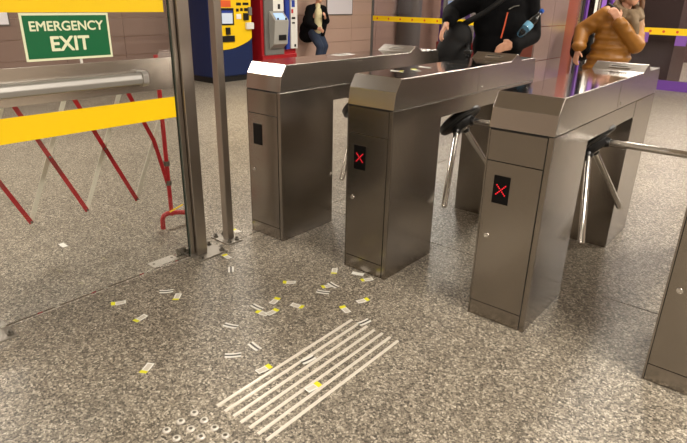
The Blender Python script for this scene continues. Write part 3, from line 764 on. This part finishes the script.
def head(b, c, face, s=1.0):
    """skull, jaw, brow, nose, ears; c = head centre, face = facing direction (local)"""
    f = face.normalized(); sd = V(-f.y, f.x, 0).normalized(); up = V(0, 0, 1)
    b.chain([(c+up*.035*s, .078*s), (c+up*.035*s-f*.022*s, .082*s)])
    b.chain([(c-up*.005*s+f*.012*s, .070*s), (c-up*.045*s+f*.030*s, .054*s), (c-up*.082*s+f*.048*s, .030*s)])
    b.chain([(c-up*.055*s+sd*.040*s, .030*s), (c-up*.085*s+f*.045*s, .026*s), (c-up*.055*s-sd*.040*s, .030*s)])
    b.chain([(c+up*.024*s+f*.072*s+sd*.032*s, .014*s), (c+up*.026*s+f*.080*s, .014*s), (c+up*.024*s+f*.072*s-sd*.032*s, .014*s)])
    b.chain([(c+up*.010*s+f*.082*s, .008*s), (c-up*.026*s+f*.097*s, .012*s)])
    b.chain([(c-up*.028*s+f*.086*s+sd*.012*s, .008*s), (c-up*.028*s+f*.086*s-sd*.012*s, .008*s)])
    for q in (1, -1):
        e = c + sd*(.076*s*q) - f*.008*s; b.chain([(e+up*.020*s, .012*s), (e+up*.004*s+sd*.006*s*q, .014*s), (e-up*.024*s, .009*s)], .5)
        b.chain([(c+f*.062*s-up*.022*s+sd*.036*s*q, .022*s), (c+f*.050*s-up*.03*s+sd*.045*s*q, .020*s)])
    return f, sd, up
def face_parts(fr_, par, c, face, s=1.0):
    o, r, fh = fr_
    def W_(p): return o + r*p.x + fh*p.y + ZU*p.z - par.location
    f = face.normalized(); sd = V(-f.y, f.x, 0).normalized(); up = V(0, 0, 1)
    for q in (1, -1):
        e = c + f*.076*s + up*.006*s + sd*(.031*s*q)
        ey = MB().ball(W_(e), .0125*s, seg=14, rings=10).build('eye', M['eye_white'], par, smooth=60)
        MB().ball(W_(e+f*.0085*s), .0062*s, seg=12, rings=8).build('iris', M['iris'], ey, smooth=60)
        m_ = MB().tube([W_(e+up*.020*s-sd*.014*s+f*.002*s), W_(e+up*.023*s+f*.006*s), W_(e+up*.019*s+sd*.014*s+f*.0*s)], [.003*s, .004*s, .003*s], 6); m_.build('eyebrow', M['hair_dark'], par, smooth=60)
    MB().tube([W_(c-up*.052*s+f*.072*s-sd*.022*s), W_(c-up*.050*s+f*.084*s), W_(c-up*.052*s+f*.072*s+sd*.022*s)], [.003*s, .0065*s, .003*s], 8).build('lips', M['lips'], par, smooth=60)
def shoe(b, ank, d, s=1.0):
    d = d.normalized()
    b.chain([(ank+V(0,0,.0), .048*s), (V(ank.x, ank.y, .045), .046*s)]); a = V(ank.x, ank.y, .04)
    b.chain([(a-d*.04*s, .040*s), (a+d*.06*s, .040*s), (V(a.x, a.y, .034)+d*.15*s, .034*s)])

# --- person in black behind the second turnstile
def person_black():
    root = CAM + (FW + RT*((500-CX)/F_PX) - UP*((25-CY)/F_PX))*4.12; root.z = 0
    t = empty('person', root, label='person in black jacket standing behind the second turnstile holding a bottle', cat='person')
    fr_ = (root, RH, FH)
    b = Blob(fr_)
    HR, KR, AR = V(-.095, 0, .88), V(-.10, -.02, .47), V(-.11, .02, .09); HL, KL, AL = V(.095, 0, .88), V(.10, -.03, .47), V(.12, .0, .09)
    SR, ER, WR = V(-.185, 0, 1.36), V(-.345, .10, 1.25), V(-.405, -.13, 1.20)
    SL, EL, WL = V(.185, 0, 1.36), V(.245, .02, 1.11), V(.075, -.175, 1.045)
    hc = V(.0, -.04, 1.575); face = V(-.25, -1, 0)
    b.ell((0, 0, .93), .155, .11, .13).ell((0, 0, 1.08), .14, .10, .15).ell((0, .005, 1.25), .165, .115, .16)
    b.chain([(SR, .06), (V(0, 0, 1.40), .07), (SL, .06)]); b.chain([(V(0, .005, 1.40), .058), (V(0, -.015, 1.50), .055)])
    for S, E_, W_ in ((SR, ER, WR), (SL, EL, WL)): b.chain([(S, .055), (E_, .042), (W_, .028)])
    for H, K, A in ((HR, KR, AR), (HL, KL, AL)): b.chain([(H, .085), (K, .056), (A, .040)]); b.chain([(A, .04), (A+V(0,-.10,-.05), .035)])
    head(b, hc, face)
    hand(b, WR + V(-.01, -.012, -.012), V(-.45, -.35, -.8), V(.9, -.2, 0), V(.1, -1, .2), .95, .35)
    hand(b, WL + V(-.012, -.008, -.003), V(-1, -.35, -.12), V(0, .5, -.9), V(0, -.3, 1), .95, .45)
    b.build('body', M['skin'], t, .006, 3)
    j = Blob(fr_)
    j.ell((0, 0, .90), .195, .15, .12).ell((0, 0, 1.03), .190, .145, .16).ell((0, 0, 1.18), .198, .15, .17).ell((0, .01, 1.30), .195, .14, .13)
    j.chain([(SR, .080), (V(0, .01, 1.40), .095), (SL, .080)]); j.chain([(V(0, .015, 1.42), .075), (V(0, -.005, 1.475), .072)])
    j.chain([(SR, .084), (SR.lerp(ER, .5), .078), (ER, .070), (ER.lerp(WR, .6), .062), (WR, .044)])
    j.chain([(SL, .084), (SL.lerp(EL, .5), .082), (EL, .076), (EL.lerp(WL, .6), .062), (WL, .046)])
    jk = j.build('jacket', M['black_cloth'], t, .011, 4)
    def loc(p): return root + RH*p.x + FH*p.y + ZU*p.z - root
    MB().tube([loc(V(.005, -.152, 1.265)), loc(V(-.008, -.160, 1.18)), loc(V(-.022, -.158, 1.09))], .0055, 6).build('orange_zip', M['orange_zip'], jk, smooth=60)
    MB().tube([loc(V(.010, -.151, 1.285)), loc(V(.045, -.146, 1.305)), loc(V(.085, -.134, 1.312))], .004, 6).build('pocket_zip', M['galv'], jk, smooth=60)
    tr = Blob(fr_); tr.ell((0, 0, .90), .165, .12, .11)
    for H, K, A in ((HR, KR, AR), (HL, KL, AL)): tr.chain([(H, .10), (K, .075), (A+V(0,0,.02), .062)])
    tr.build('trousers', M['dark_trousers'], t, .012, 4)
    sh = Blob(fr_); shoe(sh, AR, V(-.2, -1, 0)); sh.build('shoe', M['boot'], t, .01, 3)
    sh = Blob(fr_); shoe(sh, AL, V(.2, -1, 0)); sh.build('shoe', M['boot'], t, .01, 3)
    h = Blob(fr_); f = face.normalized()
    h.ell(tuple(hc+V(0,0,.058)-f*.018), .086, .098, .078).ell(tuple(hc+V(0,0,.01)-f*.05), .080, .062, .085)
    h.build('hair', M['hair_dark'], t, .008, 4)
    face_parts(fr_, t, hc, face)
    # bottle
    cap_, bot_ = root + RH*.245 + FH*-.170 + ZU*1.285, root + RH*.085 + FH*-.235 + ZU*1.118
    ax = (cap_-bot_); L_ = ax.length; ax.normalize()
    bt = empty('water_bottle', bot_, label='clear plastic water bottle with blue cap under the arm of person in black', cat='bottle')
    MB().lathe((0, 0, 0), ax, [(0, .026), (.006, .031), (.05, .031), (.055, .029), (.06, .031), (.135, .031), (.165, .026), (.19, .014), (L_-.018, .0125)], 24).build('flask', M['bottle'], bt, smooth=50)
    MB().lathe((0, 0, 0), ax, [(.066, .0318), (.108, .0318)], 24).build('label_band', M['bottle_label'], bt, smooth=50)
    MB().lathe((0, 0, 0), ax, [(L_-.018, .0155), (L_, .0155), (L_+.001, .013)], 20).build('cap', M['bottle_cap'], bt, smooth=50)
    # bag hanging from the strap
    bc = pt(455, 45, 4.12)
    bg = empty('shoulder_bag', V(bc.x, bc.y, .80), label='soft black bag hanging from the strap of person in black', cat='bag')
    bb = Blob((V(bc.x, bc.y, 0), RH, FH)); zc = bc.z
    bb.ell((-.005, 0, zc-.06), .135, .08, .16).ell((.02, 0, zc+.04), .105, .07, .13).ell((-.03, 0, zc-.13), .13, .08, .10)
    bb.build('sack', M['black_nylon'], bg, .011, 4)
    s0 = bc + RH*.055 + ZU*.15; sN = root + RH*-.03 + FH*-.16 + ZU*1.36
    mid = s0.lerp(sN, .5) + FH*-.03 - ZU*.01
    MB().tube([s0-bg.location, mid-bg.location, sN-bg.location, root+RH*.06+FH*-.10+ZU*1.46-bg.location], [.022, .02, .02, .02], 8).build('strap', M['black_nylon'], bg, smooth=50)
    e0 = bc + RH*.09 - ZU*.0; e1 = pt(468, 50, 3.80); 
    MB().tube([e0-bg.location, (e0.lerp(e1, .5)+ZU*.02)-bg.location, e1-bg.location, pt(467, 57, 3.78)-bg.location], .012, 8).build('loose_strap', M['black_nylon'], bg, smooth=50)
    MB().box(-.025, .025, -.02, .02, -.012, .012).build('buckle', M['black_plastic'], bg, loc=pt(468, 52, 3.79)-bg.location, bevel=.004)
person_black()

# --- person in mustard coat behind the third turnstile
def person_mustard():
    root = CAM + (FW + RT*((616-CX)/F_PX) - UP*((40-CY)/F_PX))*4.85; root.z = 0
    t = empty('person', root, label='person in mustard quilted coat and taupe scarf walking up to a turnstile', cat='person')
    fr_ = (root, RH, FH); b = Blob(fr_)
    HR, KR, AR = V(-.125, 0, .80), V(-.14, -.10, .44), V(-.14, .06, .09); HL, KL, AL = V(.03, 0, .80), V(.05, .0, .43), V(.06, .10, .10)
    SR, ER, WR = V(-.115, .02, 1.245), V(-.265, .10, 1.115), V(-.325, -.03, .985)
    SL, EL, WL = V(.130, .01, 1.215), V(.115, -.13, 1.015), V(-.075, -.165, 1.195)
    hc = V(.050, -.035, 1.432); face = V(.02, -1, 0)
    b.ell((-.04, 0, .84), .145, .11, .12).ell((-.02, 0, 1.0), .12, .09, .14).ell((.005, 0, 1.13), .135, .10, .13)
    b.chain([(SR, .05), (V(.01, 0, 1.265), .055), (SL, .05)]); b.chain([(V(.015, .0, 1.26), .045), (V(.04, -.01, 1.37), .045)])
    for S, E_, W_ in ((SR, ER, WR), (SL, EL, WL)): b.chain([(S, .045), (E_, .036), (W_, .025)])
    for H, K, A in ((HR, KR, AR), (HL, KL, AL)): b.chain([(H, .085), (K, .052), (A, .036)]); b.chain([(A, .036), (A+V(0,-.09,-.055), .03)])
    head(b, hc, face, .93)
    hand(b, WR + V(-.004, -.005, -.02), V(-.15, -.1, -1), V(.6, -.6, 0), V(.3, -.8, 0), .88, .3)
    hand(b, WL + V(-.008, -.0, .012), V(-.55, .05, .8), V(-.3, .9, 0), V(.8, -.2, .5), .88, .7)
    b.build('body', M['skin'], t, .006, 3)
    j = Blob(fr_)
    # quilted rings down the coat
    rings = [(.015, 1.225, .165, .125), (.005, 1.15, .175, .14), (-.010, 1.07, .178, .145), (-.022, .985, .184, .15), (-.036, .90, .192, .155), (-.050, .81, .20, .16), (-.06, .72, .205, .165), (-.065, .63, .205, .165)]
    for x, z, rx, ry in rings: j.ell((x, 0, z), rx, ry, .060)
    for (x, z, rx, ry), (x2, z2, rx2, ry2) in zip(rings[:-1], rings[1:]): j.ell(((x+x2)/2, 0, (z+z2)/2), rx*.94, ry*.94, .06)
    j.chain([(SR, .076), (V(.01, .015, 1.235), .078), (SL, .076)])
    def sleeve(S, E_, W_):
        pts = [S, S.lerp(E_, .5), E_, E_.lerp(W_, .5), W_]; r_ = [.080, .074, .072, .064, .050]
        j.chain(list(zip(pts, r_)))
        for a, c, q in ((S, E_, .082), (E_, W_, .068)):
            for k in (.25, .6, .95): j.ell(tuple(a.lerp(c, k)), q-.004*k, q-.004*k, q*.62)
    sleeve(SR, ER, WR); sleeve(SL, EL, WL)
    ct = j.build('coat', M['mustard'], t, .009, 4)
    cf = Blob(fr_); cf.chain([(WR+V(.006,.01,.03), .047), (WR+V(0,-.004,-.012), .040)]); cf.build('cuff', M['black_cloth'], ct, .009, 2)
    pk = Blob(fr_); pk.ell((.208, -.05, 1.17), .016, .024, .034); pk.build('sleeve_patch', M['black_cloth'], ct, .006, 2)
    s_ = Blob(fr_); cN = V(.040, -.015, 1.302)
    for k in range(3):
        for i in range(14):
            a = 2*math.pi*i/14; s_.ell((cN.x+math.cos(a)*(.110-.012*k), cN.y+math.sin(a)*(.108-.010*k), cN.z-.055+.034*k+(.020+.012*k)*math.sin(a)), .038, .038, .030)
    s_.chain([(V(.03, -.11, 1.26), .045), (V(.06, -.15, 1.18), .042), (V(.07, -.16, 1.12), .036)])
    s_.build('scarf', M['scarf'], t, .009, 2)
    tr = Blob(fr_); tr.ell((-.045, 0, .80), .15, .115, .10)
    for H, K, A in ((HR, KR, AR), (HL, KL, AL)): tr.chain([(H, .092), (K, .062), (A+V(0,0,.03), .05)])
    tr.build('trousers', M['dark_trousers'], t, .012, 4)
    for A in (AR, AL):
        sh = Blob(fr_); shoe(sh, V(A.x, A.y, .09), V(0, -1, 0), .9); sh.build('shoe', M['boot'], t, .01, 3)
    h = Blob(fr_); f = face.normalized()
    h.ell(tuple(hc+V(0,0,.055)-f*.018), .084, .094, .074).ell(tuple(hc+V(0,0,-.02)-f*.055), .080, .058, .10)
    h.chain([(hc+V(.070,.0,.04), .022), (hc+V(.082,-.015,-.05), .024), (hc+V(.085,-.03,-.12), .022)]); h.chain([(hc+V(-.070,.0,.04), .022), (hc+V(-.078,-.01,-.06), .022)])
    h.build('hair', M['hair_brown'], t, .008, 3)
    face_parts(fr_, t, hc, face, .93)
    # black bag carried at the side
    bgo = root + RH*-.195 + FH*.24
    bg = empty('handbag', V(bgo.x, bgo.y, .85), label='black bag hanging at the side of person in mustard coat', cat='bag')
    bb = Blob((V(bgo.x, bgo.y, 0), RH, FH)); bb.ell((0, 0, 1.0), .10, .07, .14).ell((.01, 0, .93), .11, .07, .09).ell((.02, 0, 1.07), .08, .06, .09)
    bb.build('bag_body', M['black_nylon'], bg, .010, 3)
    sR = root + RH*-.10 + FH*-.07 + ZU*1.325
    MB().tube([(bgo+ZU*1.12)-bg.location, (bgo+RH*.05-FH*.02+ZU*1.24)-bg.location, (root+RH*-.10+FH*.03+ZU*1.335)-bg.location, (root+RH*-.09+FH*-.075+ZU*1.30)-bg.location, (root+RH*-.10+FH*-.10+ZU*1.24)-bg.location], .012, 8).build('strap', M['black_nylon'], bg, smooth=50)
person_mustard()

# --- person leaning on the pink tiled wall
def person_leaning():
    root = pt(317.5, 20, 10.95); root.z = 0
    t = empty('person', root, label='person in black coat and jeans leaning against the pink tiled wall', cat='person')
    fr_ = (root, RH, FH); b = Blob(fr_)
    f = V(.62, -.78, 0); sd = V(.78, .62, 0)      # facing direction, towards his left
    PV = V(-.06, .03, .72)
    HR, HL = PV - sd*.08, PV + sd*.08
    KR, KL = V(.07, -.22, .45), V(.15, -.10, .46); AR, AL = V(-.0, -.20, .09), V(.06, -.10, .09)
    NK = V(-.02, .0, 1.20)
    SR, SL = V(-.02, .0, 1.13) - sd*.165, V(-.02, .0, 1.13) + sd*.150
    ER, WR = V(-.17, -.20, .90), V(.0, -.26, .80); EL, WL = V(.17, -.02, .93), V(.155, -.16, .98)
    hc = V(.035, -.05, 1.365); face = V(.55, -.8, 0)
    b.ell(tuple(PV+V(0,0,.02)), .14, .12, .11); b.ell((-.045, .02, .87), .13, .11, .14); b.ell((-.03, .01, 1.03), .145, .12, .14)
    b.chain([(SR, .052), (V(-.02, .0, 1.16), .06), (SL, .052)]); b.chain([(V(-.015, 0, 1.17), .052), (V(.02, -.03, 1.29), .05)])
    for S, E_, W_ in ((SR, ER, WR), (SL, EL, WL)): b.chain([(S, .05), (E_, .04), (W_, .027)])
    for H, K, A in ((HR, KR, AR), (HL, KL, AL)): b.chain([(H, .085), (K, .055), (A, .038)]); b.chain([(A, .038), (A+f*.10-V(0,0,.055), .03)])
    head(b, hc, face, .95)
    hand(b, WR+V(.012, -.003, -.005), V(.9, -.3, -.35), V(0, .8, -.5), V(.2, -.3, .9), .95, .5)
    hand(b, WL+V(0, -.01, .008), V(.0, -.75, .6), V(-.9, -.2, .2), V(0, .3, .9), .95, .6)
    b.build('body', M['skin'], t, .007, 3)
    j = Blob(fr_)
    j.ell((-.07, .03, 1.06), .19, .13, .13); j.ell((-.10, .03, .92), .20, .135, .17); j.ell((-.15, .03, .76), .21, .14, .18); j.ell((-.20, .03, .64), .175, .13, .14)
    j.chain([(SR, .085), (V(-.03, .02, 1.16), .09), (SL, .08)])
    j.chain([(SR, .085), (ER, .080), (WR-V(.02,0,-.01), .050)]); j.chain([(SL, .085), (EL, .075), (WL+V(.0,.03,-.01), .050)])
    j.chain([(V(.135, -.06, 1.06), .055), (V(.135, -.06, .85), .060), (V(.10, -.05, .68), .055)])
    j.build('coat', M['black_cloth'], t, .012, 4)
    s_ = Blob(fr_); s_.ell((.020, -.095, 1.06), .075, .065, .12); s_.ell((.020, -.095, .92), .080, .068, .15); s_.ell((.02, -.09, .78), .085, .07, .10)
    s_.chain([(V(.0, -.05, 1.17), .055), (V(.015, -.06, 1.205), .05)])
    s_.build('shirt', M['cream_shirt'], t, .010, 4)
    tr = Blob(fr_); tr.ell(tuple(PV+V(.03, -.03, -.02)), .15, .13, .12)
    for H, K, A in ((HR, KR, AR), (HL, KL, AL)): tr.chain([(H, .10), (K, .078), (A+V(0,0,.03), .06)])
    tr.build('jeans', M['jeans'], t, .012, 4)
    for A in (AR, AL):
        sh = Blob(fr_); shoe(sh, A, f); sh.build('shoe', M['boot'], t, .01, 3)
    h = Blob(fr_); ff = face.normalized()
    h.ell(tuple(hc+V(0,0,.055)-ff*.018), .084, .094, .076).ell(tuple(hc+V(0,0,.01)-ff*.05), .078, .06, .08)
    h.build('hair', M['hair_dark'], t, .009, 3)
    face_parts(fr_, t, hc, face, .95)
person_leaning()
